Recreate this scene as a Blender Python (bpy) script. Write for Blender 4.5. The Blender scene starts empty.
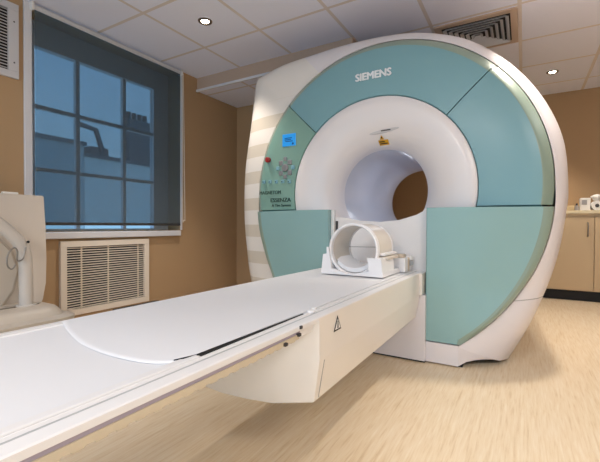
import bpy, bmesh, math, random
from mathutils import Vector, Matrix
random.seed(7)
PI = math.pi
C = bpy.context.scene.collection
SC = bpy.context.scene

# ------------------------------------------------------------------ materials
def srgb(r, g, b):
    f = lambda c: (c/255/12.92) if c/255 <= .04045 else ((c/255+.055)/1.055)**2.4
    return (f(r), f(g), f(b), 1)

def mat(name, col, rough=.5, metal=0, spec=.5, coat=0, alpha=1, trans=0, emit=None, estr=0, noise=0, nscale=40, bump=0, bscale=200):
    m = bpy.data.materials.new(name); m.use_nodes = True
    nt = m.node_tree; b = nt.nodes['Principled BSDF']
    b.inputs['Base Color'].default_value = col
    b.inputs['Roughness'].default_value = rough
    b.inputs['Metallic'].default_value = metal
    b.inputs['Specular IOR Level'].default_value = spec
    b.inputs['Coat Weight'].default_value = coat; b.inputs['Coat Roughness'].default_value = .22
    b.inputs['Alpha'].default_value = alpha
    b.inputs['Transmission Weight'].default_value = trans
    if emit:
        b.inputs['Emission Color'].default_value = emit
        b.inputs['Emission Strength'].default_value = estr
    tc = nt.nodes.new('ShaderNodeTexCoord')
    n = nt.nodes.new('ShaderNodeTexNoise'); n.inputs['Scale'].default_value = nscale; n.inputs['Detail'].default_value = 4
    nt.links.new(tc.outputs['Object'], n.inputs['Vector'])
    mr = nt.nodes.new('ShaderNodeMapRange')
    mr.inputs['To Min'].default_value = 1-noise; mr.inputs['To Max'].default_value = 1+noise
    nt.links.new(n.outputs['Fac'], mr.inputs['Value'])
    hs = nt.nodes.new('ShaderNodeHueSaturation'); hs.inputs['Color'].default_value = col
    nt.links.new(mr.outputs['Result'], hs.inputs['Value'])
    if noise: nt.links.new(hs.outputs['Color'], b.inputs['Base Color'])
    if bump:
        n2 = nt.nodes.new('ShaderNodeTexNoise'); n2.inputs['Scale'].default_value = bscale
        nt.links.new(tc.outputs['Object'], n2.inputs['Vector'])
        bp = nt.nodes.new('ShaderNodeBump'); bp.inputs['Strength'].default_value = bump; bp.inputs['Distance'].default_value = .002
        nt.links.new(n2.outputs['Fac'], bp.inputs['Height']); nt.links.new(bp.outputs['Normal'], b.inputs['Normal'])
    return m

M = {}
M['wall'] = mat('tan_wall_paint', srgb(182, 151, 116), .85, spec=.2, noise=.03, nscale=3, bump=.15)
M['soffit'] = mat('soffit_paint', srgb(194, 170, 152), .85, spec=.2, noise=.02, nscale=3)
M['white'] = mat('white_gelcoat', srgb(235, 230, 228), .28, coat=.25, noise=.01, nscale=6)
M['white_rim'] = mat('white_rim_gelcoat', srgb(228, 221, 222), .3, coat=.2, noise=.01, nscale=6)
M['funnel'] = mat('white_funnel_gelcoat', srgb(232, 226, 226), .3, coat=.2, noise=.01, nscale=6)
M['bore'] = mat('pale_blue_bore_liner', srgb(216, 218, 228), .25, coat=.3, noise=.01, nscale=6)
M['teal'] = mat('teal_frosted_panel', srgb(120, 164, 173), .42, coat=.25, noise=.015, nscale=4)
M['teal_low'] = mat('teal_frosted_lower_panel', srgb(140, 177, 177), .42, coat=.25, noise=.015, nscale=4)
M['teal_left'] = mat('green_teal_frosted_panel', srgb(126, 164, 152), .42, coat=.25, noise=.015, nscale=4)
M['teal_band'] = mat('olive_teal_bent_edge', srgb(140, 158, 144), .35, coat=.3, noise=.015, nscale=4)
M['teal_edge'] = mat('dark_teal_edge', srgb(70, 125, 125), .4)
M['table'] = mat('table_white_plastic', srgb(232, 230, 230), .35, coat=.15, noise=.01, nscale=8)
M['mat'] = mat('white_vinyl_mat', srgb(228, 228, 231), .55, noise=.01, nscale=5, bump=.05, bscale=90)
M['table_side'] = mat('table_cream_plastic', srgb(231, 225, 218), .3, coat=.2, noise=.01, nscale=6)
M['rail'] = mat('grey_aluminium_rail', srgb(190, 192, 194), .35, metal=.5)
M['purple'] = mat('lilac_guide_strip', srgb(176, 166, 182), .5)
M['rack'] = mat('beige_gear_rack', srgb(206, 192, 168), .5)
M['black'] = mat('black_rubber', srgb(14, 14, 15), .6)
M['dark'] = mat('dark_grey_plastic', srgb(60, 58, 58), .5)
M['kick'] = mat('black_kickboard', srgb(12, 11, 10), .6)
M['grille'] = mat('cream_painted_metal', srgb(236, 224, 210), .5)
M['ventwhite'] = mat('white_painted_metal', srgb(205, 203, 206), .5)
M['ventdark'] = mat('dark_duct', srgb(25, 24, 26), .8)
M['frame'] = mat('white_window_paint', srgb(218, 217, 222), .5)
M['trolley'] = mat('warm_white_moulded_plastic', srgb(212, 201, 190), .45, noise=.015, nscale=5)
M['trolley2'] = mat('stone_moulded_plastic', srgb(190, 179, 166), .45, noise=.015, nscale=5)
M['tube'] = mat('grey_enamel_tube', srgb(200, 192, 184), .35, coat=.2)
M['steel'] = mat('brushed_steel', srgb(150, 145, 140), .35, metal=.9)
M['cab'] = mat('cream_laminate', srgb(206, 180, 142), .45, noise=.02, nscale=4)
M['worktop'] = mat('pale_worktop', srgb(232, 218, 182), .4)
M['red'] = mat('red_button', srgb(150, 25, 32), .35, coat=.3)
M['screen'] = mat('lit_blue_display', srgb(25, 120, 190), .3, emit=srgb(40, 150, 225), estr=.45)
M['screen_ink'] = mat('dark_blue_display_text', srgb(10, 70, 130), .4)
M['silver'] = mat('silver_lettering', srgb(232, 235, 238), .35)
M['key'] = mat('silver_grey_key', srgb(140, 142, 146), .35, metal=.3)
M['keyblue'] = mat('pale_blue_key', srgb(125, 170, 185), .4)
M['ink'] = mat('dark_green_ink', srgb(30, 62, 56), .5)
M['yellow'] = mat('yellow_warning', srgb(220, 165, 30), .5)
M['outline'] = mat('black_ink', srgb(30, 28, 28), .5)
M['paper'] = mat('white_paper', srgb(235, 232, 228), .7)
M['coilshell'] = mat('milky_coil_plastic', srgb(238, 228, 216), .3, alpha=.78, coat=.2)
M['coil'] = mat('white_coil_plastic', srgb(238, 236, 237), .3, coat=.2)
M['greybox'] = mat('grey_plastic', srgb(168, 164, 162), .5)
M['beige'] = mat('beige_ribbed_plastic', srgb(205, 190, 172), .5)
M['card'] = mat('tan_card', srgb(205, 180, 140), .8)
M['chrome'] = mat('chrome', srgb(210, 205, 200), .2, metal=1)
M['bezel'] = mat('dull_bronze_bezel', srgb(120, 105, 95), .4, metal=.6)
M['lampglow'] = mat('lamp_glow', (1, 1, 1, 1), .5, emit=(1, .86, .66, 1), estr=30)
M['brick_a'] = mat('slate_render', srgb(158, 172, 178), .9, noise=.08, nscale=1)
M['brick_b'] = mat('pale_render', srgb(202, 212, 214), .9, noise=.06, nscale=1)
M['brick_c'] = mat('sooty_brick', srgb(92, 102, 110), .9, noise=.1, nscale=2)
M['tile'] = mat('terracotta_pot', srgb(70, 74, 80), .9)

def blind_mat():
    m = bpy.data.materials.new('charcoal_screen_fabric'); m.use_nodes = True; nt = m.node_tree
    b = nt.nodes['Principled BSDF']; b.inputs['Base Color'].default_value = srgb(92, 100, 108); b.inputs['Roughness'].default_value = .8
    b.inputs['Specular IOR Level'].default_value = .15
    tr = nt.nodes.new('ShaderNodeBsdfTransparent'); tr.inputs['Color'].default_value = (.84, .95, 1, 1)
    mx = nt.nodes.new('ShaderNodeMixShader')
    tc = nt.nodes.new('ShaderNodeTexCoord')
    mp = nt.nodes.new('ShaderNodeMapping'); mp.inputs['Scale'].default_value = (1, 60, 60)
    n = nt.nodes.new('ShaderNodeTexNoise'); n.inputs['Scale'].default_value = 1.5
    mr = nt.nodes.new('ShaderNodeMapRange'); mr.inputs['To Min'].default_value = .43; mr.inputs['To Max'].default_value = .52
    nt.links.new(tc.outputs['Object'], mp.inputs['Vector']); nt.links.new(mp.outputs['Vector'], n.inputs['Vector'])
    nt.links.new(n.outputs['Fac'], mr.inputs['Value']); nt.links.new(mr.outputs['Result'], mx.inputs['Fac'])
    nt.links.new(b.outputs['BSDF'], mx.inputs[1]); nt.links.new(tr.outputs['BSDF'], mx.inputs[2])
    nt.links.new(mx.outputs['Shader'], nt.nodes['Material Output'].inputs['Surface'])
    return m
M['blind'] = blind_mat()

def glass_mat():
    m = bpy.data.materials.new('window_glass'); m.use_nodes = True; nt = m.node_tree
    tr = nt.nodes.new('ShaderNodeBsdfTransparent'); gl = nt.nodes.new('ShaderNodeBsdfGlossy'); gl.inputs['Roughness'].default_value = .02
    tr.inputs['Color'].default_value = (.95, .98, 1, 1)
    mx = nt.nodes.new('ShaderNodeMixShader'); mx.inputs['Fac'].default_value = .06
    nt.links.new(tr.outputs[0], mx.inputs[1]); nt.links.new(gl.outputs[0], mx.inputs[2])
    nt.links.new(mx.outputs[0], nt.nodes['Material Output'].inputs['Surface'])
    return m
M['glass'] = glass_mat()

def N(nt, t, **k):
    n = nt.nodes.new(t)
    for a, v in k.items(): setattr(n, a, v)
    return n
def math_node(nt, op, a, b=None, c=None):
    n = N(nt, 'ShaderNodeMath', operation=op)
    for i, v in enumerate((a, b, c)):
        if v is None: continue
        if isinstance(v, (int, float)): n.inputs[i].default_value = v
        else: nt.links.new(v, n.inputs[i])
    return n.outputs[0]

def ceiling_mat():
    m = bpy.data.materials.new('ceiling_tile_grid'); m.use_nodes = True; nt = m.node_tree; b = nt.nodes['Principled BSDF']
    g = N(nt, 'ShaderNodeNewGeometry'); s = N(nt, 'ShaderNodeSeparateXYZ'); nt.links.new(g.outputs['Position'], s.inputs[0])
    def line(v, off, per):
        f = math_node(nt, 'FRACT', math_node(nt, 'DIVIDE', math_node(nt, 'SUBTRACT', v, off), per))
        return math_node(nt, 'LESS_THAN', math_node(nt, 'ABSOLUTE', math_node(nt, 'SUBTRACT', f, .5)), .0125/per)
    lx = line(s.outputs['X'], -.04+.2875, .575); ly = line(s.outputs['Y'], 2.363+.3, .6)
    ln = math_node(nt, 'MAXIMUM', lx, ly)
    n = N(nt, 'ShaderNodeTexNoise'); n.inputs['Scale'].default_value = 260; nt.links.new(g.outputs['Position'], n.inputs['Vector'])
    n2 = N(nt, 'ShaderNodeTexNoise'); n2.inputs['Scale'].default_value = 2; nt.links.new(g.outputs['Position'], n2.inputs['Vector'])
    mx = N(nt, 'ShaderNodeMix', data_type='RGBA'); mx.inputs[6].default_value = srgb(234, 235, 250); mx.inputs[7].default_value = srgb(218, 208, 204)
    nt.links.new(ln, mx.inputs[0])
    nt.links.new(mx.outputs[2], b.inputs['Base Color'])
    b.inputs['Roughness'].default_value = .9; b.inputs['Specular IOR Level'].default_value = .1
    h = math_node(nt, 'ADD', math_node(nt, 'MULTIPLY', n.outputs['Fac'], .25), ln)
    bp = N(nt, 'ShaderNodeBump'); bp.inputs['Strength'].default_value = .3; bp.inputs['Distance'].default_value = .003
    nt.links.new(h, bp.inputs['Height']); nt.links.new(bp.outputs['Normal'], b.inputs['Normal'])
    return m
M['ceil'] = ceiling_mat()

def floor_mat():
    m = bpy.data.materials.new('pale_wood_vinyl'); m.use_nodes = True; nt = m.node_tree; b = nt.nodes['Principled BSDF']
    g = N(nt, 'ShaderNodeNewGeometry'); s = N(nt, 'ShaderNodeSeparateXYZ'); nt.links.new(g.outputs['Position'], s.inputs[0])
    # boards running away from the camera
    bx = math_node(nt, 'FLOOR', math_node(nt, 'DIVIDE', s.outputs['X'], .19))
    wn = N(nt, 'ShaderNodeTexWhiteNoise', noise_dimensions='1D'); nt.links.new(bx, wn.inputs['W'])
    mp = N(nt, 'ShaderNodeMapping'); mp.inputs['Scale'].default_value = (60, 3.6, 1); nt.links.new(g.outputs['Position'], mp.inputs['Vector'])
    n1 = N(nt, 'ShaderNodeTexNoise'); n1.inputs['Scale'].default_value = 1.3; n1.inputs['Detail'].default_value = 8; n1.inputs['Roughness'].default_value = .65; n1.inputs['Distortion'].default_value = .45; nt.links.new(mp.outputs[0], n1.inputs['Vector'])
    mp2 = N(nt, 'ShaderNodeMapping'); mp2.inputs['Scale'].default_value = (140, 9, 1); nt.links.new(g.outputs['Position'], mp2.inputs['Vector'])
    n2 = N(nt, 'ShaderNodeTexNoise'); n2.inputs['Scale'].default_value = 1; n2.inputs['Detail'].default_value = 5; nt.links.new(mp2.outputs[0], n2.inputs['Vector'])
    cr = N(nt, 'ShaderNodeValToRGB'); e = cr.color_ramp.elements
    e[0].position = .30; e[0].color = srgb(208, 180, 140); e[1].position = .66; e[1].color = srgb(238, 222, 198)
    k = e.new(.45); k.color = srgb(228, 206, 174)
    v = math_node(nt, 'ADD', math_node(nt, 'MULTIPLY', n1.outputs['Fac'], .68), math_node(nt, 'MULTIPLY', n2.outputs['Fac'], .32))
    v = math_node(nt, 'ADD', v, math_node(nt, 'MULTIPLY', math_node(nt, 'SUBTRACT', wn.outputs['Value'], .5), .03))
    nt.links.new(v, cr.inputs['Fac']); nt.links.new(cr.outputs['Color'], b.inputs['Base Color'])
    b.inputs['Roughness'].default_value = .42; b.inputs['Specular IOR Level'].default_value = .4
    return m
M['floor'] = floor_mat()

def stripe_mat():
    m = bpy.data.materials.new('striped_side_cladding'); m.use_nodes = True; nt = m.node_tree; b = nt.nodes['Principled BSDF']
    g = N(nt, 'ShaderNodeNewGeometry'); s = N(nt, 'ShaderNodeSeparateXYZ'); nt.links.new(g.outputs['Position'], s.inputs[0])
    f = math_node(nt, 'FRACT', math_node(nt, 'DIVIDE', math_node(nt, 'SUBTRACT', s.outputs['Z'], .055), .208))
    st = math_node(nt, 'LESS_THAN', f, .46)
    st = math_node(nt, 'MULTIPLY', st, math_node(nt, 'LESS_THAN', s.outputs['Z'], 1.72))
    mx = N(nt, 'ShaderNodeMix', data_type='RGBA'); mx.inputs[6].default_value = srgb(232, 225, 218); mx.inputs[7].default_value = srgb(213, 202, 187)
    nt.links.new(st, mx.inputs[0]); nt.links.new(mx.outputs[2], b.inputs['Base Color'])
    b.inputs['Roughness'].default_value = .5; b.inputs['Specular IOR Level'].default_value = .3
    return m
M['stripe'] = stripe_mat()

# ------------------------------------------------------------------ helpers
BASE = {}
def thing(name, label, cat, loc, group=None):
    o = bpy.data.objects.new(name, None); C.objects.link(o); o.location = loc; o.empty_display_size = .1
    o['label'] = label; o['category'] = cat
    if group: o['group'] = group
    BASE[o] = Vector(loc); return o
def tag(o, label, cat, group=None):
    o['label'] = label; o['category'] = cat
    if group: o['group'] = group
    return o
def obj(name, bm, m, parent=None, smooth=None, origin=None, label=None, recalc=True):
    if recalc: bmesh.ops.recalc_face_normals(bm, faces=bm.faces)
    base = BASE.get(parent) if parent else (Vector(origin) if origin else Vector((0, 0, 0)))
    bmesh.ops.translate(bm, verts=bm.verts, vec=-base)
    me = bpy.data.meshes.new(name); bm.to_mesh(me); bm.free()
    o = bpy.data.objects.new(name, me); C.objects.link(o)
    for x in (m if isinstance(m, (list, tuple)) else [m]): me.materials.append(x)
    if parent: o.parent = parent
    elif origin: o.location = base
    BASE[o] = base
    if smooth is not None:
        for p in me.polygons: p.use_smooth = True
        if smooth < 180: me.set_sharp_from_angle(angle=math.radians(smooth))
    if label: o['label'] = label
    return o
def struct(name, bm, m, **k):
    o = obj(name, bm, m, **k); o['kind'] = 'structure'; return o
def NB(): return bmesh.new()
def box(bm, x0, x1, y0, y1, z0, z1, bev=0, seg=2):
    r = bmesh.ops.create_cube(bm, size=1)
    vs = r['verts']
    for v in vs:
        v.co = Vector((x0+(v.co.x+.5)*(x1-x0), y0+(v.co.y+.5)*(y1-y0), z0+(v.co.z+.5)*(z1-z0)))
    if bev:
        es = list({e for v in vs for e in v.link_edges})
        bmesh.ops.bevel(bm, geom=es, offset=bev, segments=seg, affect='EDGES', profile=.5)
    return bm
def prism(bm, pts, axis, a, b):
    """closed polygon (2-D points) extruded along an axis between a and b"""
    def P(p, t):
        if axis == 'x': return (t, p[0], p[1])
        if axis == 'y': return (p[0], t, p[1])
        return (p[0], p[1], t)
    A = [bm.verts.new(P(p, a)) for p in pts]; B = [bm.verts.new(P(p, b)) for p in pts]
    n = len(pts)
    bm.faces.new(A); bm.faces.new(B[::-1])
    for i in range(n): bm.faces.new((A[i], A[(i+1) % n], B[(i+1) % n], B[i]))
    return bm
def grid(bm, rows, close=False):
    V = [[bm.verts.new(p) for p in r] for r in rows]
    for i in range(len(V)-1):
        n = len(V[i])
        for j in range(n if close else n-1):
            q = (V[i][j], V[i][(j+1) % n], V[i+1][(j+1) % n], V[i+1][j])
            try: bm.faces.new(q)
            except ValueError: pass
    return V
def thick(bm, d):
    """give an open sheet a thickness straight back (+Y)"""
    r = bmesh.ops.extrude_face_region(bm, geom=bm.faces[:])
    vs = [g for g in r['geom'] if isinstance(g, bmesh.types.BMVert)]
    bmesh.ops.translate(bm, verts=vs, vec=d)
def tube(bm, pts, r, n=12, caps=True):
    pts = [Vector(p) for p in pts]; rows = []
    up = None
    for i, p in enumerate(pts):
        t = (pts[min(i+1, len(pts)-1)]-pts[max(i-1, 0)]).normalized()
        if up is None:
            up = Vector((0, 0, 1)) if abs(t.z) < .9 else Vector((1, 0, 0))
        a = t.cross(up).normalized(); up = a.cross(t).normalized()
        rr = r[i] if isinstance(r, (list, tuple)) else r
        rows.append([p+a*math.cos(2*PI*k/n)*rr+up*math.sin(2*PI*k/n)*rr for k in range(n)])
    V = grid(bm, rows, True)
    if caps: bm.faces.new(V[0]); bm.faces.new(V[-1][::-1])
    return bm
def smooth_path(pts, sub=6):
    pts = [Vector(p) for p in pts]; out = []
    for i in range(len(pts)-1):
        p0 = pts[max(i-1, 0)]; p1 = pts[i]; p2 = pts[i+1]; p3 = pts[min(i+2, len(pts)-1)]
        for s in range(sub):
            t = s/sub
            out.append(.5*((2*p1)+(-p0+p2)*t+(2*p0-5*p1+4*p2-p3)*t*t+(-p0+3*p1-3*p2+p3)*t**3))
    out.append(pts[-1]); return out
def cyl(bm, c, r, h, axis='z', n=24, bev=0):
    c = Vector(c); d = {'x': Vector((1, 0, 0)), 'y': Vector((0, 1, 0)), 'z': Vector((0, 0, 1))}[axis]
    if bev: prof = [(0, r-bev), (bev, r), (h-bev, r), (h, r-bev)]
    else: prof = [(0, r), (h, r)]
    return tube(bm, [c+d*t for t, _ in prof], [q for _, q in prof], n)
def text(name, s, size, loc, m, parent, depth=.002, bold=False, width=None, label=None):
    cu = bpy.data.curves.new(name, 'FONT'); cu.body = s; cu.size = size; cu.extrude = depth/2; cu.resolution_u = 3
    if bold: cu.offset = 0
    t = bpy.data.objects.new(name, cu); C.objects.link(t)
    bpy.context.view_layer.update()
    dg = bpy.context.evaluated_depsgraph_get()
    me = bpy.data.meshes.new_from_object(t.evaluated_get(dg))
    bpy.data.objects.remove(t); bpy.data.curves.remove(cu)
    bm = NB(); bm.from_mesh(me); bpy.data.meshes.remove(me)
    w = max(v.co.x for v in bm.verts)-min(v.co.x for v in bm.verts)
    x0 = min(v.co.x for v in bm.verts)
    sx = (width/w) if width else 1
    if bold:
        src = bm.copy(); tmp = bpy.data.meshes.new('letters'); src.to_mesh(tmp); src.free()
        for q, (dx, dy) in enumerate(((.045, 0), (-.045, 0), (0, .03), (0, -.03))):
            n0 = len(bm.verts); bm.from_mesh(tmp); bm.verts.ensure_lookup_table()
            for v in bm.verts[n0:]: v.co += Vector((dx*size, dy*size, .0002*(q+1)))
        bpy.data.meshes.remove(tmp)
    for v in bm.verts:
        x, y, z = v.co; v.co = Vector((loc[0]+(x-x0)*sx, loc[1]-z, loc[2]+y))
    return obj(name, bm, m, parent, label=label, recalc=False)

# ------------------------------------------------------------------ camera
H = .77
cam = bpy.data.cameras.new('camera'); co = bpy.data.objects.new('camera', cam); C.objects.link(co)
f, yaw, pit, rol = 378.6567, math.radians(30.5494), math.radians(-.8459), math.radians(.2693)
fw = Vector((-math.sin(yaw)*math.cos(pit), math.cos(yaw)*math.cos(pit), math.sin(pit)))
rt = Vector((math.cos(yaw), math.sin(yaw), 0)); up = rt.cross(fw)
rt2 = rt*math.cos(rol)+up*math.sin(rol); up2 = -rt*math.sin(rol)+up*math.cos(rol)
co.matrix_world = Matrix(((rt2.x, up2.x, -fw.x, 0), (rt2.y, up2.y, -fw.y, 0), (rt2.z, up2.z, -fw.z, H), (0, 0, 0, 1)))
cam.sensor_width = 36; cam.lens = f/600*36; cam.clip_start = .02
SC.camera = co

# ------------------------------------------------------------------ room shell
WX, CZ, BY, RX, FY = -2.9, H+1.5, 5.15, 2.7, -2.6
bm = NB(); box(bm, WX-.3, RX+.2, FY, BY+.2, -.12, 0); struct('floor', bm, M['floor'])
bm = NB(); box(bm, WX-.3, RX+.2, FY, BY+.2, CZ, CZ+.1); struct('ceiling', bm, M['ceil'])
oy0, oy1, oz0, oz1 = 1.30, 2.60, H-.05, CZ-.02
bm = NB()
box(bm, WX-.28, WX, FY, oy0, 0, CZ); box(bm, WX-.28, WX, oy1, BY+.2, 0, CZ)
box(bm, WX-.28, WX, oy0, oy1, 0, oz0); box(bm, WX-.28, WX, oy0, oy1, oz1, CZ)
struct('wall_left', bm, M['wall'])
bm = NB(); box(bm, WX, RX, BY, BY+.2, 0, CZ); box(bm, WX, -2.2, 3.45, BY, 0, CZ); struct('wall_back', bm, M['wall'])
bm = NB(); box(bm, RX, RX+.2, FY, BY+.2, 0, CZ); struct('wall_right', bm, M['wall'])
bm = NB(); box(bm, WX+.001, -1.19, 2.82, 3.449, CZ-.13, CZ); o = struct('trim_1', bm, [M['soffit'], M['ceil']])
for p in o.data.polygons:
    if p.normal.z < -.9: p.material_index = 1
bm = NB(); box(bm, WX+.001, -1.185, 2.806, 2.83, CZ-.142, CZ-.118, .003); struct('trim_2', bm, M['frame'])
bm = NB(); box(bm, WX, WX+.015, FY, 3.45, 0, .09); struct('baseboard_left', bm, M['wall'])
bm = NB(); box(bm, -2.19, -.2, BY-.015, BY, 0, .09); struct('baseboard_back', bm, M['kick'])

# window: architrave, sash frame, glazing bars, sill, panes
win = thing('window_1', '', '', (WX, 1.95, H))
del win['label']; del win['category']; win['kind'] = 'structure'
bm = NB()
box(bm, WX, WX+.02, 1.252, oy0, H-.05, CZ-.002, .004); box(bm, WX, WX+.012, oy1, oy1+.02, H-.05, CZ-.002, .003)
obj('architrave', bm, M['frame'], win)
gx = WX-.20
gy0, gy1, gz0, gz1 = 1.40, 2.43, H-.035, H+1.30
bm = NB()
box(bm, gx-.03, gx+.03, oy0+.001, gy0, oz0+.001, oz1-.001); box(bm, gx-.03, gx+.03, gy1, oy1-.001, oz0+.001, oz1-.001)
box(bm, gx-.03, gx+.03, gy0, gy1, gz1, oz1-.001); box(bm, gx-.03, gx+.03, gy0, gy1, oz0+.001, gz0)
obj('sash_frame', bm, M['frame'], win)
bm = NB()
for y in (1.716, 2.127): box(bm, gx-.018, gx+.018, y-.015, y+.015, gz0, gz1)
for z in (H+.866, H+.406): box(bm, gx-.02, gx+.016, gy0, gy1, z-.014, z+.014)
obj('glazing_bars', bm, M['frame'], win)
bm = NB(); box(bm, gx-.004, gx+.004, gy0, gy1, gz0, gz1); obj('glass', bm, M['glass'], win)
bm = NB(); box(bm, WX-.16, WX+.045, 1.22, 2.575, H-.105, H-.055, .006); obj('sill', bm, M['frame'], win)

# roller blind
bl = thing('roller_blind', 'charcoal see-through roller blind pulled down over the window', 'blind', (WX+.03, 1.96, H))
bx_ = WX+.035
bm = NB(); box(bm, bx_-.001, bx_+.001, 1.308, 2.568, H+.012, CZ-.035); obj('fabric', bm, M['blind'], bl)
bm = NB(); cyl(bm, (bx_-.005, 1.298, CZ-.03), .02, 1.28, 'y', 16); obj('roller_tube', bm, M['ventwhite'], bl)
bm = NB(); box(bm, bx_-.008, bx_+.008, 1.308, 2.568, H-.008, H+.014, .003); obj('bottom_bar', bm, M['dark'], bl)
for y in (1.292, 2.582):
    bm = NB(); box(bm, WX+.002, bx_+.02, y-.008, y+.008, CZ-.055, CZ-.004, .002); obj('bracket', bm, M['paper'], bl)
bm = NB(); P = smooth_path([(bx_+.01, 2.588, CZ-.04), (bx_+.012, 2.592, H+.7), (bx_+.012, 2.592, H+.08), (bx_+.014, 2.60, H+.045), (bx_+.014, 2.615, H+.05), (bx_+.012, 2.618, H+.1), (bx_+.012, 2.61, H+.7), (bx_+.01, 2.60, CZ-.04)], 6)
tube(bm, P, .0025, 6); obj('pull_chain', bm, M['grille'], bl)

# radiator cover under the window
rg = thing('radiator_grille', 'cream slatted radiator cover panel on wall under window', 'grille', (WX, 1.86, H-.68))
a0, a1, b0, b1 = 1.472, 2.222, H-.68, H-.124
bm = NB(); fr = .045
box(bm, WX, WX+.03, a0, a1, b0, b0+fr, .003); box(bm, WX, WX+.03, a0, a1, b1-fr, b1, .003)
box(bm, WX, WX+.03, a0, a0+fr, b0+fr, b1-fr, .003); box(bm, WX, WX+.03, a1-fr, a1, b0+fr, b1-fr, .003)
obj('frame', bm, M['grille'], rg)
bm = NB(); box(bm, WX+.001, WX+.006, a0+fr, a1-fr, b0+fr, b1-fr); obj('backing', bm, M['ventdark'], rg)
ns = 25
for i in range(ns):
    z = b0+fr+(b1-b0-2*fr)*(i+.5)/ns
    bm = NB(); prism(bm, [(WX+.010, z+.003), (WX+.012, z+.0045), (WX+.024, z-.001), (WX+.022, z-.0035)], 'y', a0+fr-.003, a1-fr+.003)
    obj('slat', bm, M['grille'], rg)
for y in (a0+.16, (a0+a1)/2, a1-.1):
    bm = NB(); box(bm, WX+.006, WX+.011, y-.006, y+.006, b0+fr, b1-fr); obj('mullion', bm, M['grille'], rg)
# small valve by the grille
rv = thing('radiator_valve', 'small chrome radiator valve beside lower corner of slatted cover', 'valve', (WX+.06, 1.50, 0))
bm = NB(); tube(bm, [(WX+.06, 1.52, 0), (WX+.06, 1.52, H-.68)], .009, 10); obj('pipe', bm, M['ventwhite'], rv)
bm = NB(); cyl(bm, (WX+.06, 1.52, H-.69), .02, .07, 'z', 16, .005); obj('valve_head', bm, M['grille'], rv)
bm = NB(); tube(bm, [(WX+.06, 1.52, H-.685), (WX+.06, 1.45, H-.685)], .011, 10); obj('union', bm, M['steel'], rv)

# wall air vent, top left
wv = thing('wall_vent', 'white louvred air vent high on wall left of window', 'vent', (WX, .9, H+.95))
a0, a1, b0, b1 = .56, 1.222, H+.955, H+1.44; fr = .045
bm = NB()
box(bm, WX, WX+.02, a0, a1, b0, b0+fr, .003); box(bm, WX, WX+.02, a0, a1, b1-fr, b1, .003)
box(bm, WX, WX+.02, a0, a0+fr, b0+fr, b1-fr, .003); box(bm, WX, WX+.02, a1-fr-.015, a1, b0+fr, b1-fr, .003)
obj('frame', bm, M['ventwhite'], wv)
bm = NB(); box(bm, WX+.001, WX+.004, a0+fr, a1-fr, b0+fr, b1-fr); obj('duct_backing', bm, M['ventdark'], wv)
for i in range(20):
    z = b0+fr+(b1-b0-2*fr)*(i+.5)/20
    bm = NB(); prism(bm, [(WX+.005, z+.004), (WX+.009, z+.0055), (WX+.02, z-.001), (WX+.016, z-.004)], 'y', a0+fr-.003, a1-fr-.012)
    obj('louvre', bm, M['ventwhite'], wv)
for z in (b0+.1, b1-.12):
    bm = NB(); cyl(bm, (WX+.018, a1-.028, z), .005, .004, 'x', 10); obj('screw', bm, M['dark'], wv)

# ceiling diffuser
cd = thing('ceiling_diffuser', 'square four-way air diffuser set in ceiling above the scanner', 'diffuser', (-.33, 3.265, CZ))
cx, cy, hw = -.3275, 3.263, .275
bm = NB()
for s in range(4):
    R = Matrix.Rotation(s*PI/2, 3, 'Z')
    pts = [(-hw, -hw), (hw, -hw), (hw-.045, -hw+.045), (-hw+.045, -hw+.045)]
    A = [bm.verts.new(R @ Vector((x, y, 0))+Vector((cx, cy, CZ-.012))) for x, y in pts]
    B = [bm.verts.new(R @ Vector((x, y, 0))+Vector((cx, cy, CZ-.001))) for x, y in pts]
    bm.faces.new(A); bm.faces.new(B[::-1])
    for i in range(4): bm.faces.new((A[i], A[(i+1) % 4], B[(i+1) % 4], B[i]))
obj('frame', bm, M['soffit'], cd)
bm = NB(); box(bm, cx-hw+.045, cx+hw-.045, cy-hw+.045, cy+hw-.045, CZ-.004, CZ-.0015); obj('duct_backing', bm, M['ventdark'], cd)
for s in range(4):
    R = Matrix.Rotation(s*PI/2, 3, 'Z')
    for k in range(6):
        d = hw-.055-k*.036; w = d-.002
        if w < .02: continue
        sec = [(-d+.018, CZ-.005), (-d+.022, CZ-.006), (-d+.004, CZ-.024), (-d, CZ-.023)]
        bm = NB()
        rows = []
        for yy, z in sec: rows.append([(-abs(yy)+.004, yy, z), (abs(yy)-.004, yy, z)])
        V = [[bm.verts.new(R @ Vector((x, y, 0))+Vector((cx, cy, z))) for (x, y, z) in r] for r in rows]
        for i in range(4): bm.faces.new((V[i][0], V[i][1], V[(i+1) % 4][1], V[(i+1) % 4][0]))
        bm.faces.new([V[i][0] for i in range(4)]); bm.faces.new([V[3-i][1] for i in range(4)])
        obj('blade', bm, M['ventwhite'], cd)

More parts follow.
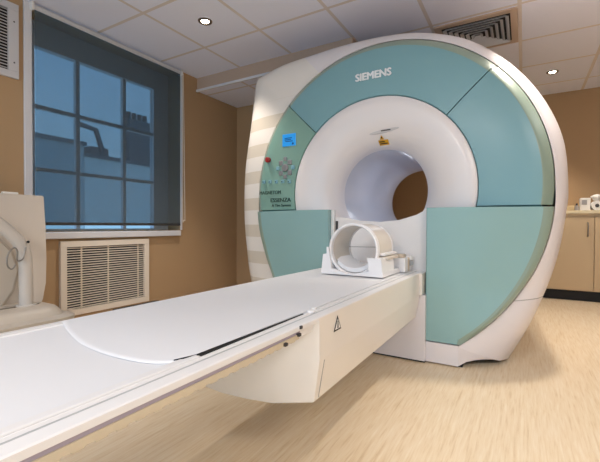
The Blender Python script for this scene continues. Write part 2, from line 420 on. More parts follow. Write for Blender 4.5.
# recessed downlights with a real lamp each
def downlight(x, y, label, watt, spot=1.55, col=(1, .90, .78), glow=None):
    t = thing('downlight', label, 'downlight', (x, y, CZ), 'recessed downlights in the ceiling')
    bm = NB(); n = 28; rows = []
    for r, z in ((.052, CZ-.001), (.05, CZ-.006), (.034, CZ-.007), (.028, CZ-.002)):
        rows.append([(x+r*math.cos(2*PI*k/n), y+r*math.sin(2*PI*k/n), z) for k in range(n)])
    rows.append(rows[0]); grid(bm, rows, True); bmesh.ops.remove_doubles(bm, verts=bm.verts, dist=1e-5)
    obj('bezel', bm, M['bezel'], t, 40)
    bm = NB(); cyl(bm, (x, y, CZ-.004), 0.027, .003, 'z', n); obj('bulb_face', bm, M['lampglow'], t)
    ld = bpy.data.lights.new('downlight_lamp', 'SPOT'); ld.energy = watt; ld.color = col; ld.spot_size = spot; ld.spot_blend = .55; ld.shadow_soft_size = .05
    lo = bpy.data.objects.new('downlight_lamp', ld); C.objects.link(lo); lo.location = (0, 0, -.03); lo.parent = t
    return t
downlight(-2.035, 2.06, 'lit recessed downlight in ceiling in front of the window blind', 45)
downlight(.225, 4.42, 'lit recessed downlight in ceiling above the cabinets behind scanner', 60)
downlight(.25, 2.55, 'lit recessed downlight in ceiling above the right side of scanner', 75)

# ------------------------------------------------------------------ MRI scanner
CX, CZ0 = -.8125, H+.22
F = 2.303
SPLIT = H+.107
sc = thing('mri_scanner', 'large white and teal MRI scanner with round bore', 'mri scanner', (CX, 2.8, 0))
def pol(r, th): return (CX+r*math.cos(th), CZ0+r*math.sin(th))
D = math.radians
def r_in(th):           # outer edge of teal = inner edge of rim
    d = math.degrees(th)
    if d > 180: d = 180-d if d <= 270 else d
    dd = d if d <= 90 else 180-d
    if dd >= 0: return .950
    return .950+(1.012-.950)*min(1, -dd/59.6)
PY_, EY = 2.20, 2.365
XC_R, XC_L = -.305, -1.30
def y_in(th):
    x, z = pol(r_in(th), th)
    if z >= SPLIT: return EY
    t = (x-XC_R)/.3 if x > CX else (XC_L-x)/.3
    t = max(0, min(1, t)); return PY_+(EY-PY_)*t
# outer outline: angle(deg) -> (dx, dz, y)
OUT = [(-59.6, 0.745, -0.98, 2.47), (-50, 0.843, -0.781, 2.477), (-36, 0.924, -0.563, 2.481), (-22, 0.977, -0.371, 2.495), (-10, 1.009, -0.166, 2.505), (0, 1.019, -0.0, 2.505), (15, 0.992, 0.261, 2.505), (30, 0.892, 0.507, 2.505), (45, 0.733, 0.722, 2.505), (60, 0.518, 0.898, 2.505), (75, 0.264, 1.002, 2.505), (88, 0.031, 1.043, 2.505), (100, -0.228, 1.058, 2.505), (112, -0.486, 1.058, 2.505), (124, -0.828, 1.035, 2.505), (133, -1.066, 0.978, 2.505), (138, -1.097, 0.9, 2.505), (150, -1.138, 0.621, 2.505), (165, -1.185, 0.31, 2.505), (178, -1.201, 0.052, 2.505), (192, -1.193, -0.238, 2.501), (206, -1.143, -0.535, 2.478), (220, -1.089, -0.765, 2.474), (239.6, -1.013, -0.98, 2.46)]
def out(thd):
    for i in range(len(OUT)-1):
        a, b = OUT[i], OUT[i+1]
        if a[0] <= thd <= b[0]:
            # Catmull-Rom through the outline except at the sharp corner
            p0 = OUT[max(i-1, 0)]; p3 = OUT[min(i+2, len(OUT)-1)]
            if a[0] in (133,): p0 = a
            if b[0] in (133,): p3 = b
            t = (thd-a[0])/(b[0]-a[0]); r = []
            for k in (1, 2, 3):
                r.append(.5*(2*a[k]+(-p0[k]+b[k])*t+(2*p0[k]-5*a[k]+4*b[k]-p3[k])*t*t+(-p0[k]+3*a[k]-3*b[k]+p3[k])*t**3))
            return CX+r[0], CZ0+r[1], r[2]
def rim_row(thd, gap=.0025):
    th = D(thd); ri = r_in(th)+gap; xi, zi = pol(ri, th); yi = y_in(th)
    xo, zo, yo = out(thd); row = []
    for k in range(7):
        s = k/6
        # leaves the ring almost flat, turns back round the outer edge
        sy = 1-math.sqrt(max(0, 1-s**2.2))
        sy = .35*s+.65*sy
        row.append((xi+(xo-xi)*s, yi+(yo-yi)*sy, zi+(zo-zi)*s))
    return row
def rng(a, b, n): return [a+(b-a)*i/n for i in range(n+1)]
bm = NB(); grid(bm, [rim_row(t) for t in rng(-59.6, 117, 110)]); thick(bm, (0, .03, 0)); obj('front_rim', bm, M['white_rim'], sc, 50)
bm = NB(); grid(bm, [rim_row(t) for t in rng(117, 133, 12)+rng(133, 239.6, 66)[1:]]); thick(bm, (0, .03, 0)); obj('side_cladding', bm, M['stripe'], sc, 50, label='pale horizontally striped cladding')
# housing behind the rim
bm = NB(); ths = rng(-59.6, 133, 100)+rng(133, 239.6, 60)[1:]
rows = []
for yy, kx, kz in ((None, 1, 1), (2.68, .997, .999), (2.8, .985, 1.02), (3.55, .93, 1.0), (3.70, .90, .96), (3.74, .84, .9)):
    r = []
    for t in ths:
        x, z, y = out(t)
        bx = 0 if yy is None else .0
        r.append((CX+(x-CX)*kx, (y+.012 if yy is None else yy), CZ0+(z-CZ0)*(kz if z > CZ0 else 1)))
    rows.append(r)
V = grid(bm, rows)
# back face as an annulus round the bore
n = len(ths); last = V[-1]
inner = [bm.verts.new((CX+.325*math.cos(D(t)), 3.74, CZ0+.325*math.sin(D(t)))) for t in ths]
for j in range(n-1): bm.faces.new((last[j], last[j+1], inner[j+1], inner[j]))
bm.faces.new((last[n-1], last[0], inner[0], inner[n-1]))
# underside
for i in range(len(V)-1): bm.faces.new((V[i][0], V[i+1][0], V[i+1][-1], V[i][-1]))
obj('housing', bm, M['white'], sc, 45)
# dark backing behind the teal panels
bm = NB(); rows = []
for r in (.44, .90):
    rows.append([(CX+r*math.cos(D(t)), F+.025, CZ0+r*math.sin(D(t))) for t in rng(0, 360, 72)])
grid(bm, rows); thick(bm, (0, .02, 0)); obj('ring_backing', bm, M['teal_edge'], sc)

def ring_panel(t0, t1, m, name='ring_panel', label=None):
    prof = [(.594, F+.012), (.599, F), (.72, F-.004), (.82, F), (.894, F+.006), (.902, F+.010), (.917, F+.022), (.932, F+.040), (.941, F+.050), (.9485, F+.062)]
    bm = NB(); rows = []
    for r, y in prof:
        a = math.asin(max(-1, (SPLIT+.006-CZ0)/r))
        s0 = a if t0 is None else D(t0)+.003/r
        s1 = PI-a if t1 is None else D(t1)-.003/r
        rows.append([(CX+r*math.cos(s0+(s1-s0)*k/40), y, CZ0+r*math.sin(s0+(s1-s0)*k/40)) for k in range(41)])
    grid(bm, rows)
    for fc in bm.faces:      # the bent-over edge of the panel is a greener tint
        c_ = fc.calc_center_median()
        if math.hypot(c_.x-CX, c_.z-CZ0) > .896: fc.material_index = 1
    thick(bm, (0, .05, 0))
    return obj(name, bm, [m, M['teal_band']], sc, 35, label=label)
ring_panel(None, 44.5, M['teal'])
ring_panel(44.5, 135.5, M['teal'])
left_ring = ring_panel(135.5, None, M['teal_left'])

def lower_panel(sgn, m):
    """sgn=+1 right of the table, -1 left"""
    ct = CX if sgn > 0 else CX
    x_in = -.473 if sgn > 0 else -1.086
    zb = H-.645; zt = SPLIT-.004
    xc0 = XC_R if sgn > 0 else XC_L
    bm = NB(); rows = []
    K = 26
    for i in range(K+1):
        z = zb+(zt-zb)*i/K
        # outer x where the ring edge passes this height
        lo, hi = D(-62), D(5)
        for _ in range(40):
            mid = (lo+hi)/2
            if CZ0+r_in(mid)*math.sin(mid) < z: lo = mid
            else: hi = mid
        xo = abs(r_in(lo)*math.cos(lo)); xo = CX+sgn*xo
        yo = y_in(lo) if z < SPLIT else EY
        dist = abs(xo-xc0); xc = xc0 if (xo-xc0)*sgn > .02 else xo-sgn*.02
        w = abs(xo-xc)
        bs = max(w*.15, w-.05)
        ym = PY_+(yo-.05-PY_)*max(0, min(1, bs/.36)) if yo > PY_+.06 else PY_+.004
        pts = [(x_in, PY_+.006), (x_in+sgn*.006, PY_), ((x_in+xc)/2, PY_), (xc, PY_), (xc+sgn*bs*.5, PY_+(ym-PY_)*.5), (xc+sgn*bs, ym)]
        for s in (.35, .65, .88, 1):
            pts.append((xc+sgn*(bs+(w-bs)*s*.985), ym+(yo-.012-ym)*(1-math.sqrt(1-s*s))))
        rows.append([(x, y, z) for x, y in pts])
    V = grid(bm, rows)
    for i in range(K):
        for j in range(5, 9):
            for fc in V[i][j].link_faces:
                if V[i+1][j+1] in fc.verts: fc.material_index = 1
    thick(bm, (0, .05, 0))
    return obj('lower_panel', bm, [m, M['teal_band']], sc, 22)
lower_panel(1, M['teal_low']); lower_panel(-1, M['teal_low'])

# white bases below the lower panels
for sgn in (1, -1):
    x_in = -.472 if sgn > 0 else -1.094
    x_c = -.298 if sgn > 0 else 2*CX+.298
    bm = NB()
    zt = H-.651
    box(bm, min(x_in, x_c), max(x_in, x_c), PY_-.004, 2.5, .008, zt)
    row = rim_row(-59.6 if sgn > 0 else 239.6, 0)
    top = [Vector(p) for p in row]
    top[0] = Vector((x_c, PY_-.004, zt))
    foot = []
    xe, ye = top[-1].x, top[-1].y+.005
    for q in range(7):
        u = q/6; arch = math.sin(PI*min(1, u*1.0))**.7 if 0 < u < 1 else 0
        foot.append(Vector((top[q].x, top[q].y+.002+.012*arch, .008+.034*arch)))
    grid(bm, [top, [t.lerp(q, .5) for t, q in zip(top, foot)], foot])
    back = [p+Vector((0, .03, 0)) for p in foot]
    obj('base_plinth', bm, M['white_rim'], sc, 30)
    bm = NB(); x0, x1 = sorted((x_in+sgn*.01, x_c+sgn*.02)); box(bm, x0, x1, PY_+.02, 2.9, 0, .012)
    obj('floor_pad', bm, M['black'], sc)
# seams across the rim
for thd in (44.5, -39):
    row = rim_row(thd); row2 = rim_row(thd+.35)
    bm = NB(); grid(bm, [[(x, y-.0012, z) for x, y, z in row], [(x, y-.0012, z) for x, y, z in row2]]); thick(bm, (0, .004, 0)); obj('rim_seam', bm, M['greybox'], sc)

# funnel and bore
def revolve(prof, n=96, t0=0, t1=360):
    bm = NB(); rows = [[(CX+r*math.cos(D(t)), y, CZ0+r*math.sin(D(t))) for t in rng(t0, t1, n)] for r, y in prof]
    grid(bm, rows); bmesh.ops.remove_doubles(bm, verts=bm.verts, dist=1e-6); return bm
fp = [(.593, F+.03), (.592, F+.006), (.587, F), (.54, F-.002), (.48, F+.002), (.43, F+.013), (.39, F+.030), (.36, F+.050), (.335, F+.075), (.315, F+.100), (.302, F+.125), (.294, F+.150), (.291, F+.19)]
def fun_y(r):
    for (ra, ya), (rb, yb) in zip(fp[2:], fp[3:]):
        if rb <= r <= ra: return ya+(yb-ya)*(ra-r)/(ra-rb)
    return F
bm = revolve(fp); obj('funnel', bm, M['funnel'], sc, 180, recalc=False)
bm = revolve([(.291, F+.19), (.290, F+.22), (.290, 3.0), (.290, 3.60), (.30, 3.67), (.325, 3.74)]); obj('bore_tube', bm, M['bore'], sc, 40, recalc=False)
# white channel panel between the lower panels
bm = NB(); prism(bm, [(-1.084, .30), (-.468, .30), (-.468, H+.104), (-.488, H+.104), (-.505, H+.085), (-.54, H+.066), (-.64, H+.036), (-.76, H+.024), (-.90, H+.032), (-1.01, H+.052), (-1.084, H+.056)], 'y', 2.262, 2.295)
obj('channel_panel', bm, M['white'], sc)
bm = NB(); box(bm, -1.085, -1.062, 2.235, 2.262, H-.3, H+.10, .003); obj('channel_trim', bm, M['paper'], sc)
bm = NB(); box(bm, -1.06, -1.045, 2.255, 2.2625, H-.10, H+.03, .003); obj('channel_slot', bm, M['dark'], sc)
# laser window, warning sticker
def on_funnel(bm, pts, lift=.002, th=.004):
    # a thin piece lying on the curved funnel: pts are (x, z)
    A, B = [], []
    for x, z in pts:
        y = CY_F(x, z)-lift
        A.append(bm.verts.new((x, y-th/2, z))); B.append(bm.verts.new((x, y+th, z)))
    bm.faces.new(A); bm.faces.new(B[::-1]); n = len(pts)
    for i in range(n): bm.faces.new((A[i], A[(i+1) % n], B[(i+1) % n], B[i]))
def CY_F(x, z): return fun_y(math.hypot(x-CX, z-CZ0))
def rect(x0, x1, z0, z1): return [(x0, z0), (x1, z0), (x1, z1), (x0, z1)]
n = 28
bm = NB(); on_funnel(bm, [(-.765+.10*math.cos(2*PI*k/n), H+.598+.010*math.sin(2*PI*k/n)+.008*math.cos(2*PI*k/n)) for k in range(n)], .001)
lw = obj('laser_window', bm, M['ventwhite'], sc)
bm = NB(); on_funnel(bm, rect(-.785, -.722, H+.5985, H+.6035), .005); obj('laser_lens', bm, M['dark'], lw)
bm = NB(); on_funnel(bm, rect(-.818, -.752, H+.526, H+.552), .004); ws = obj('laser_warning_label', bm, M['yellow'], sc)
bm = NB(); on_funnel(bm, [(-.803, H+.556), (-.777, H+.556), (-.79, H+.578)], .004); obj('triangle', bm, M['yellow'], ws)
for q in (rect(-.811, -.759, H+.531, H+.535), rect(-.811, -.775, H+.541, H+.545), rect(-.794, -.786, H+.560, H+.568)):
    bm = NB(); on_funnel(bm, q, .007); obj('print', bm, M['outline'], ws)
# lettering
TY = F-.0075
text('maker_lettering', 'SIEMENS', .064, (-.943, TY, H+.928), M['silver'], sc, .004, True, .232)
text('model_lettering', 'MAGNETOM', .037, (-1.708, TY, H+.228), M['ink'], sc, .003, False, .190)
text('series_lettering', 'ESSENZA', .041, (-1.607, TY, H+.170), M['ink'], sc, .004, False, .174)
text('system_lettering', 'A Tim System', .027, (-1.597, TY, H+.136), M['ink'], sc, .003, False, .164)
# display, knob, keypad, buttons
pn = NB(); box(pn, -1.506, -1.395, F-.008, F+.004, H+.567, H+.654, .002); ds = obj('display', pn, M['screen'], sc)
bm = NB()
for k, (u, w) in enumerate(((.02, .062), (.02, .052), (.026, .062))): box(bm, -1.506+u, -1.506+u+w, F-.010, F-.006, H+.621-k*.0115, H+.626-k*.0115)
box(bm, -1.423, -1.41, F-.010, F-.006, H+.575, H+.588)
obj('screen_text', bm, M['screen_ink'], ds)
bm = NB(); cyl(bm, (-1.633, F-.024, H+.483), .020, .034, 'y', 20, .005); obj('stop_button', bm, M['red'], sc, 40)
bm = NB(); cyl(bm, (-1.482, F-.014, H+.414), .027, .02, 'y', 20, .004); kp = obj('table_control', bm, M['key'], sc, 40)
for k in range(8):
    a = k*PI/4
    bm = NB(); r = .052 if k % 2 else .064; q = .017 if k % 2 else .014
    x, z = -1.482+r*math.cos(a), H+.414+r*math.sin(a)
    box(bm, x-q, x+q, F-.010, F+.006, z-q, z+q, .004); obj('key', bm, M['key'] if k % 4 else M['keyblue'], kp)
for k in range(5):
    x = -1.672+k*.056; z = H+.323-.002*k
    bm = NB(); box(bm, x-.0135, x+.0135, F-.008, F+.012, z-.0125, z+.0125, .003); bt = obj('button', bm, M['keyblue'], sc)
    bm = NB(); box(bm, x-.008, x-.001, F-.010, F+.01, z-.005, z+.002); obj('icon', bm, M['ink'], bt)

# ------------------------------------------------------------------ patient table
X0, X1, TZ = -1.08, -.50, H-.263
XM = (X0+X1)/2
tb = thing('patient_table', 'long white sliding patient table leading into the scanner', 'patient table', (XM, 1.2, 0))
Y0, Y1 = -.55, 2.255
def mir(p): return (2*XM-p[0], p[1])
# table top section (right half, mirrored)
sec = [(XM, TZ-.036), (X1-.012, TZ-.036), (X1-.012, TZ-.0125), (X1, TZ-.0125), (X1, TZ-.001), (X1-.003, TZ+.001), (X1-.026, TZ+.003), (X1-.029, TZ-.001), (X1-.036, TZ-.001), (X1-.039, TZ+.004), (X1-.050, TZ+.005), (X1-.053, TZ+.000), (XM, TZ-.004)]
poly = sec[1:-1]+[sec[-1]]+[mir(p) for p in sec[1:-1]][::-1]
bm = NB(); prism(bm, poly, 'y', Y0, Y1); obj('tabletop', bm, M['table'], tb)
bm = NB(); box(bm, X1-.011, X1-.006, Y0, .86, TZ-.022, TZ-.0125); obj('guide_strip', bm, M['purple'], tb)
bm = NB(); box(bm, X1-.0115, X1-.003, Y0, .85, TZ-.034, TZ-.022)
for k in range(44):
    y = Y0+.02+k*.032
    if y < .84: box(bm, X1-.011, X1-.004, y, y+.02, TZ-.038, TZ-.033, .0015, 1)
obj('gear_rack', bm, M['rack'], tb)
for (y, z) in ((.852, TZ-.004), (.845, TZ-.022), (.78, TZ-.030)):
    bm = NB(); box(bm, X1-.006, X1+.004, y-.005, y+.006, z-.004, z+.004, .001); obj('end_stop', bm, M['dark'], tb)
# grey slide lines
bm = NB(); box(bm, X1-.0355, X1-.0295, Y0, Y1-.01, TZ-.001, TZ+.0008); obj('slide_rail', bm, M['rail'], tb)
bm = NB(); box(bm, 2*XM-X1+.0295, 2*XM-X1+.0355, Y0, Y1-.01, TZ-.001, TZ+.0008); obj('slide_rail', bm, M['rail'], tb)
# mats
mt = TZ+.004
bm = NB(); xa, xb = X0+.03, X1-.056
edge = [(xb, .495), (xb-.04, .466), (-.665, .453), (-.745, .453), (-.828, .465), (-.915, .490), (-.985, .515), (xa, .54)]
edge = [(p.x, p.y) for p in smooth_path([(a, b, 0) for a, b in edge], 4)]
rows = []
for (dy, z) in ((.004, TZ+.001), (0, TZ+.0035), (.003, TZ+.006), (.012, mt+.003)):
    rows.append([(x, y+dy, z) for x, y in edge])
for yy in (.7, 1.2, 1.7, 2.25):
    rows.append([(x, yy, mt+.003-(.001*(1-(2*(x-xa)/(xb-xa)-1)**2))) for x, y in edge])
V = grid(bm, rows)
for side in (0, -1):
    dn = [bm.verts.new((r[side].co.x, r[side].co.y, TZ-.001)) for r in V[1:]]
    for i in range(len(dn)-1): bm.faces.new((V[i+1][side], V[i+2][side], dn[i+1], dn[i]))
obj('head_mat', bm, M['mat'], tb, 40)
bm = NB(); e2 = [(x, y+.02) for x, y in edge]
rows = [[(x, Y0+.01, TZ+.0015-(.001*(1-(2*(x-xa)/(xb-xa)-1)**2))) for x, y in e2], [(x, y, TZ+.0015-(.001*(1-(2*(x-xa)/(xb-xa)-1)**2))) for x, y in e2], [(x, y, TZ-.001) for x, y in e2]]
grid(bm, rows); obj('foot_mat', bm, M['mat'], tb, 40)
# the strip beside the foot mat, with its rounded tip, and the gap's shade beyond it
bm = NB(); box(bm, X1-.061, X1-.041, Y0, .535, TZ, TZ+.008, .003, 3); obj('mat_clamp_strip', bm, M['table'], tb)
bm = NB(); prism(bm, [(X1-.0555, .54), (X1-.043, .54), (X1-.0475, .95), (X1-.0505, .95)], 'z', TZ, TZ+.0068); obj('gap_shadow', bm, M['black'], tb)  # solid black wedge standing in for the shade between mat and rail
bm = NB(); prism(bm, [(X1-.066, .492), (X1-.054, .505), (X1-.051, .535), (X1-.058, .515)], 'z', TZ+.001, TZ+.0086); obj('mat_tag', bm, M['black'], tb)
bm = NB(); box(bm, X0-.028, X0+.002, .72, .89, TZ-.016, TZ-.002, .003); obj('edge_bumper', bm, M['black'], tb)
bm = NB(); cyl(bm, (X1-.045, .99, TZ+.002), .012, .008, 'z', 14, .002); obj('latch', bm, M['table'], tb, 40)
bm = NB(); cyl(bm, (X1-.052, 1.02, TZ+.002), .009, .010, 'z', 14, .002); obj('latch', bm, M['table'], tb, 40)
# undercarriage
def plan(inset):
    h = [(X1+.003-inset, 2.164), (X1+.003-inset, .955+inset*.3), (X1-.05-inset, .915+inset*.5), (X1-.12, .885+inset*.6), (X1-.2, .868+inset*.6), (XM, .86+inset*.6)]
    return h+[(2*XM-x, y) for x, y in h[:-1]][::-1]
bm = NB(); rows = []
for z, ins in ((H-.516, .026), (H-.512, .021), (H-.390, 0), (H-.384, 0), (TZ-.034, .001), (TZ-.003, .002)):
    rows.append([(x, y, z) for x, y in plan(ins)])
V = grid(bm, rows, True); bm.faces.new(V[0]); bm.faces.new(V[-1][::-1])
uc = obj('undercarriage', bm, M['table_side'], tb, 35)
bm = NB(); box(bm, X0-.003, X1+.019, 2.15, 2.2605, H-.384, TZ-.002); obj('dock_end', bm, M['table_side'], tb)
bm = NB(); prism(bm, [(X1+.0036, H-.392), (X1+.0012, H-.392), (X1-.018, H-.508), (X1-.0158, H-.508)], 'y', .985, .988); obj('joint', bm, M['greybox'], uc)
# warning triangle on the side
ty, tz, ts = 1.075, TZ-.048, .026
def tri(s, x0, x1, m, nm, par):
    bm = NB(); prism(bm, [(ty-s, tz-s*.6), (ty+s, tz-s*.6), (ty, tz+s*1.15)], 'x', x0, x1); return obj(nm, bm, m, par)
wt = tri(ts, X1+.0025, X1+.004, M['outline'], 'warning_triangle', uc)
# (lettering inside the triangle: a small bolt-like mark)
# pedestal on the floor under the docking end
bm = NB()
prism(bm, [(-1.09, .0125), (-.468, .0125), (-.468, H-.388), (-.50, H-.388), (-1.09, H-.388)], 'y', 2.17, 2.26); ped = obj('pedestal', bm, M['white_rim'], tb)
bm = NB(); box(bm, -1.08, -.47, 2.185, 2.255, 0, .0125); obj('pedestal_foot', bm, M['black'], ped) if False else obj('pedestal_foot', bm, M['black'], tb)
bm = NB(); prism(bm, [(-.545, .33), (-.538, .38), (-.541, .38), (-.548, .33)], 'y', 2.167, 2.1705); obj('pedestal_seam', bm, M['dark'], tb)
# inner triangle of the sign
bm = NB(); s = ts*.72; prism(bm, [(ty-s, tz-s*.55), (ty+s, tz-s*.55), (ty, tz+s*1.1)], 'x', X1+.003, X1+.0046); obj('sign_face', bm, M['paper'], uc)
bm = NB(); prism(bm, [(ty-.004, tz-.008), (ty+.004, tz-.008), (ty+.002, tz+.014), (ty-.002, tz+.014)], 'x', X1+.003, X1+.0052); obj('sign_mark', bm, M['outline'], uc)

# ------------------------------------------------------------------ head coil on the table
hx, hy, hz, ro, ri = -.745, 1.785, TZ+.142, .134, .121
hc = thing('head_coil', 'white ring-shaped head coil standing on the table end', 'head coil', (hx, hy, TZ))
def ring(y0, y1, r0, r1, name, m, par, n=56, bev=.005, t0=0, t1=360):
    bm = NB()
    prof = [(r1, y0+bev), (r1-bev, y0), (r0+bev, y0), (r0, y0+bev), (r0, y1), (r1, y1), (r1, y0+bev)]
    rows = [[(hx+r*math.cos(D(t)), y, hz+r*math.sin(D(t))) for t in rng(t0, t1, n)] for r, y in prof]
    grid(bm, rows); bmesh.ops.remove_doubles(bm, verts=bm.verts, dist=1e-6); return obj(name, bm, m, par, 40)
ring(hy, hy+.03, ri, ro, 'front_ring', M['coil'], hc)
ring(hy+.03, hy+.24, ri+.002, ro-.004, 'coil_shell', M['coilshell'], hc)
ring(hy+.24, hy+.262, ri, ro-.002, 'rear_ring', M['coil'], hc)
bm = NB(); b0 = TZ+.012
prism(bm, [(hx-.165, b0), (hx+.165, b0), (hx+.165, TZ+.034), (hx+.10, TZ+.04), (hx, TZ+.014), (hx-.10, TZ+.04), (hx-.165, TZ+.034)], 'y', hy-.012, hy+.27); obj('base', bm, M['coil'], hc)
bm = NB(); prism(bm, [(hx-.17, b0), (hx-.105, b0), (hx-.115, TZ+.08), (hx-.128, TZ+.152), (hx-.138, TZ+.152), (hx-.138, TZ+.118), (hx-.158, TZ+.114)], 'y', hy-.016, hy+.25); obj('side_wing', bm, M['coil'], hc)
bm = NB(); prism(bm, [(hx+.165, b0), (hx+.095, b0), (hx+.085, TZ+.104), (hx+.155, TZ+.104)], 'y', hy-.016, hy+.18); obj('side_wing', bm, M['coil'], hc)
for z0, z1, xx in ((.092, .108, .165), (.112, .126, .155)):
    bm = NB(); box(bm, hx+.11, hx+xx, hy+.05, hy+.25, TZ+z0, TZ+z1, .004); obj('rib', bm, M['coil'] if z0 > .1 else M['trolley'], hc)
bm = NB(); rows = []
for y in (hy+.02, hy+.06, hy+.2): rows.append([(hx+.118*math.cos(D(t)), y, hz+.118*math.sin(D(t))+(.012 if y > hy+.03 else 0)) for t in rng(220, 320, 16)])
V = grid(bm, rows)
dn = None
r = bmesh.ops.extrude_face_region(bm, geom=bm.faces[:]); bmesh.ops.translate(bm, verts=[g for g in r['geom'] if isinstance(g, bmesh.types.BMVert)], vec=(0, 0, .022))
obj('head_cushion', bm, M['mat'], hc, 40)
bm = NB(); tube(bm, [(hx-.118, hy+.235, hz+.0), (hx+.118, hy+.235, hz+.004)], .0022, 6); obj('seam_line', bm, M['greybox'], hc)

# coil connector boxes to the right of the head coil
cb = thing('coil_connector', 'beige ribbed coil plug on the table beside the head coil', 'coil connector', (-.575, 2.03, TZ))
bm = NB(); box(bm, -.63, -.552, 2.06, 2.12, TZ+.0085, TZ+.088, .006); obj('body', bm, M['coil'], cb)
bm = NB()
for k in range(4): box(bm, -.597, -.552, 2.1205+k*.010, 2.126+k*.010, TZ+.0085, TZ+.085, .002)
obj('ribs', bm, M['beige'], cb)
bm = NB(); box(bm, -.62, -.56, 2.062, 2.115, TZ+.088, TZ+.108, .006); obj('grip', bm, M['beige'], cb)
c2 = thing('coil_connector', 'pale grey coil socket at the table end against white panel', 'coil connector', (-.57, 2.21, TZ))
bm = NB(); box(bm, -.605, -.56, 2.17, 2.24, TZ+.0085, TZ+.035, .005); obj('body', bm, M['coil'], c2)
bm = NB(); box(bm, -.60, -.55, 2.19, 2.24, TZ+.035, TZ+.062, .006); obj('socket', bm, M['rail'], c2)
bm = NB(); box(bm, -.60, -.55, 2.185, 2.24, TZ+.064, TZ+.09, .008); obj('cap', bm, M['coil'], c2)

# ------------------------------------------------------------------ trolley against the left wall
k = 1.083
tr = thing('equipment_trolley', 'warm white moulded trolley with tall panel against left wall', 'trolley', (-2.5, .8, 0))
px = -2.6
pts = [(.2, .20), (1.19, .20), (1.225, .30), (1.243, .40), (1.247, .55), (1.243, .75), (1.236, H+.172), (1.228, H+.178), (.2, H+.178)]
bm = NB(); prism(bm, pts, 'x', px-.05, px); bmesh.ops.bevel(bm, geom=[e for e in bm.edges if abs(e.verts[0].co.x-px) < 1e-5 and abs(e.verts[1].co.x-px) < 1e-5], offset=.008, segments=2, affect='EDGES'); obj('tall_panel', bm, M['trolley'], tr, 40)
pts = [(.2, .24), (.90, .24), (1.00, .29), (1.06, .38), (1.085, .50), (1.05, .62), (.97, .71), (.85, .79), (.2, .95)]
bm = NB(); prism(bm, pts, 'x', px-.02, px+.05); bmesh.ops.bevel(bm, geom=[e for e in bm.edges if abs(e.verts[0].co.x-px-.05) < 1e-5 and abs(e.verts[1].co.x-px-.05) < 1e-5], offset=.02, segments=3, affect='EDGES'); obj('inner_shell', bm, M['trolley2'], tr, 40)
# moulded base
def rr(x0, x1, y0, y1, r, n=5):
    o = []
    for cx_, cy_, a in ((x1-r, y1-r, 0), (x0+r, y1-r, 90), (x0+r, y0+r, 180), (x1-r, y0+r, 270)):
        for i in range(n+1):
            t = D(a+90*i/n); o.append((cx_+r*math.cos(t), cy_+r*math.sin(t)))
    return o
bm = NB(); rows = []
for z, g in ((.0, .02), (.20, .0), (.228, -.014), (.243, -.014), (.25, 0), (.256, .028), (.282, .044), (.298, .058), (.304, .08), (.306, .12)):
    rows.append([(x, y, z) for x, y in rr(-2.64+g, -2.24-g, .15+g, 1.24-g, .09)])
V = grid(bm, rows, True); bm.faces.new(V[0]); bm.faces.new(V[-1][::-1]); obj('base', bm, M['trolley2'], tr, 35)
tx = -2.44
bm = NB(); P = smooth_path([(tx, 1.062, .302), (tx, 1.062, .45), (tx, 1.058, .585), (tx, 1.035, .655), (tx, .985, .72), (tx, .90, .80), (tx, .76, .90), (tx, .60, .98), (tx, .4, 1.0)], 6)
tube(bm, P, .034, 16); po = obj('push_bar', bm, M['tube'], tr, 60)
bm = NB(); cyl(bm, (tx, 1.062, .302), .05, .012, 'z', 20, .004); obj('bar_flange', bm, M['tube'], tr, 40)
bm = NB(); cyl(bm, (tx+.034, 1.058, H-.10), .007, .006, 'x', 12); obj('bolt', bm, M['outline'], tr)
bm = NB(); P = smooth_path([(tx+.04, 1.045, H-.13), (tx+.045, 1.03, H-.19), (tx+.05, 1.0, H-.20), (tx+.05, 1.0, H-.15), (tx+.05, .985, H-.13), (tx+.055, .955, H-.16), (tx+.055, .95, H-.22), (tx+.055, .97, H-.245), (tx+.055, .99, H-.22)], 5)
tube(bm, P, .004, 8); obj('wire_hook', bm, M['steel'], tr, 60)
bm = NB(); box(bm, px-.035, px-.01, 1.02, 1.10, H+.177, H+.19, .004); obj('top_catch', bm, M['paper'], tr)

# ------------------------------------------------------------------ cabinets on the back wall
CY = 4.82; wid = .6; xs = .02
labels = ['cream base cabinet closest to scanner, partly hidden behind it', 'cream base cabinet at the right edge of the photo']
for i in range(4):
    x0 = xs+i*wid-.0; x1 = x0+wid
    lab = labels[0] if i == 0 else labels[1] if i == 1 else None
    if i > 1: break
    c = thing('base_cabinet', lab, 'cabinet', (x0+wid/2, CY+.16, 0), 'base cabinets along the back wall')
    bm = NB(); box(bm, x0, x1, CY+.02, BY-.002, .105, .905); obj('carcass', bm, M['cab'], c)
    bm = NB(); box(bm, x0, x1, CY+.05, CY+.07, 0, .105); obj('kickboard', bm, M['kick'], c)
    bm = NB(); box(bm, x0, x1, CY+.004, CY+.02, .88, .905); obj('top_rail', bm, M['cab'], c)
    bm = NB(); box(bm, x0+.003, x1-.003, CY, CY+.019, .112, .876, .002); d = obj('door', bm, M['cab'], c)
    hx_ = x1-.055
    bm = NB(); tube(bm, smooth_path([(hx_, CY+.001, H+.04), (hx_, CY-.025, H+.03), (hx_, CY-.028, H-.03), (hx_, CY-.025, H-.088), (hx_, CY+.001, H-.098)], 4), .006, 8); obj('handle', bm, M['steel'], d, 60)
bm = NB(); box(bm, -.1, xs+2*wid+.02, CY-.015, BY-.001, .905, .937, .003); o = obj('worktop', bm, M['worktop'], origin=(.6, 5, .905)); tag(o, 'pale continuous worktop running along back wall over the cream cabinets', 'worktop')
wz = .937
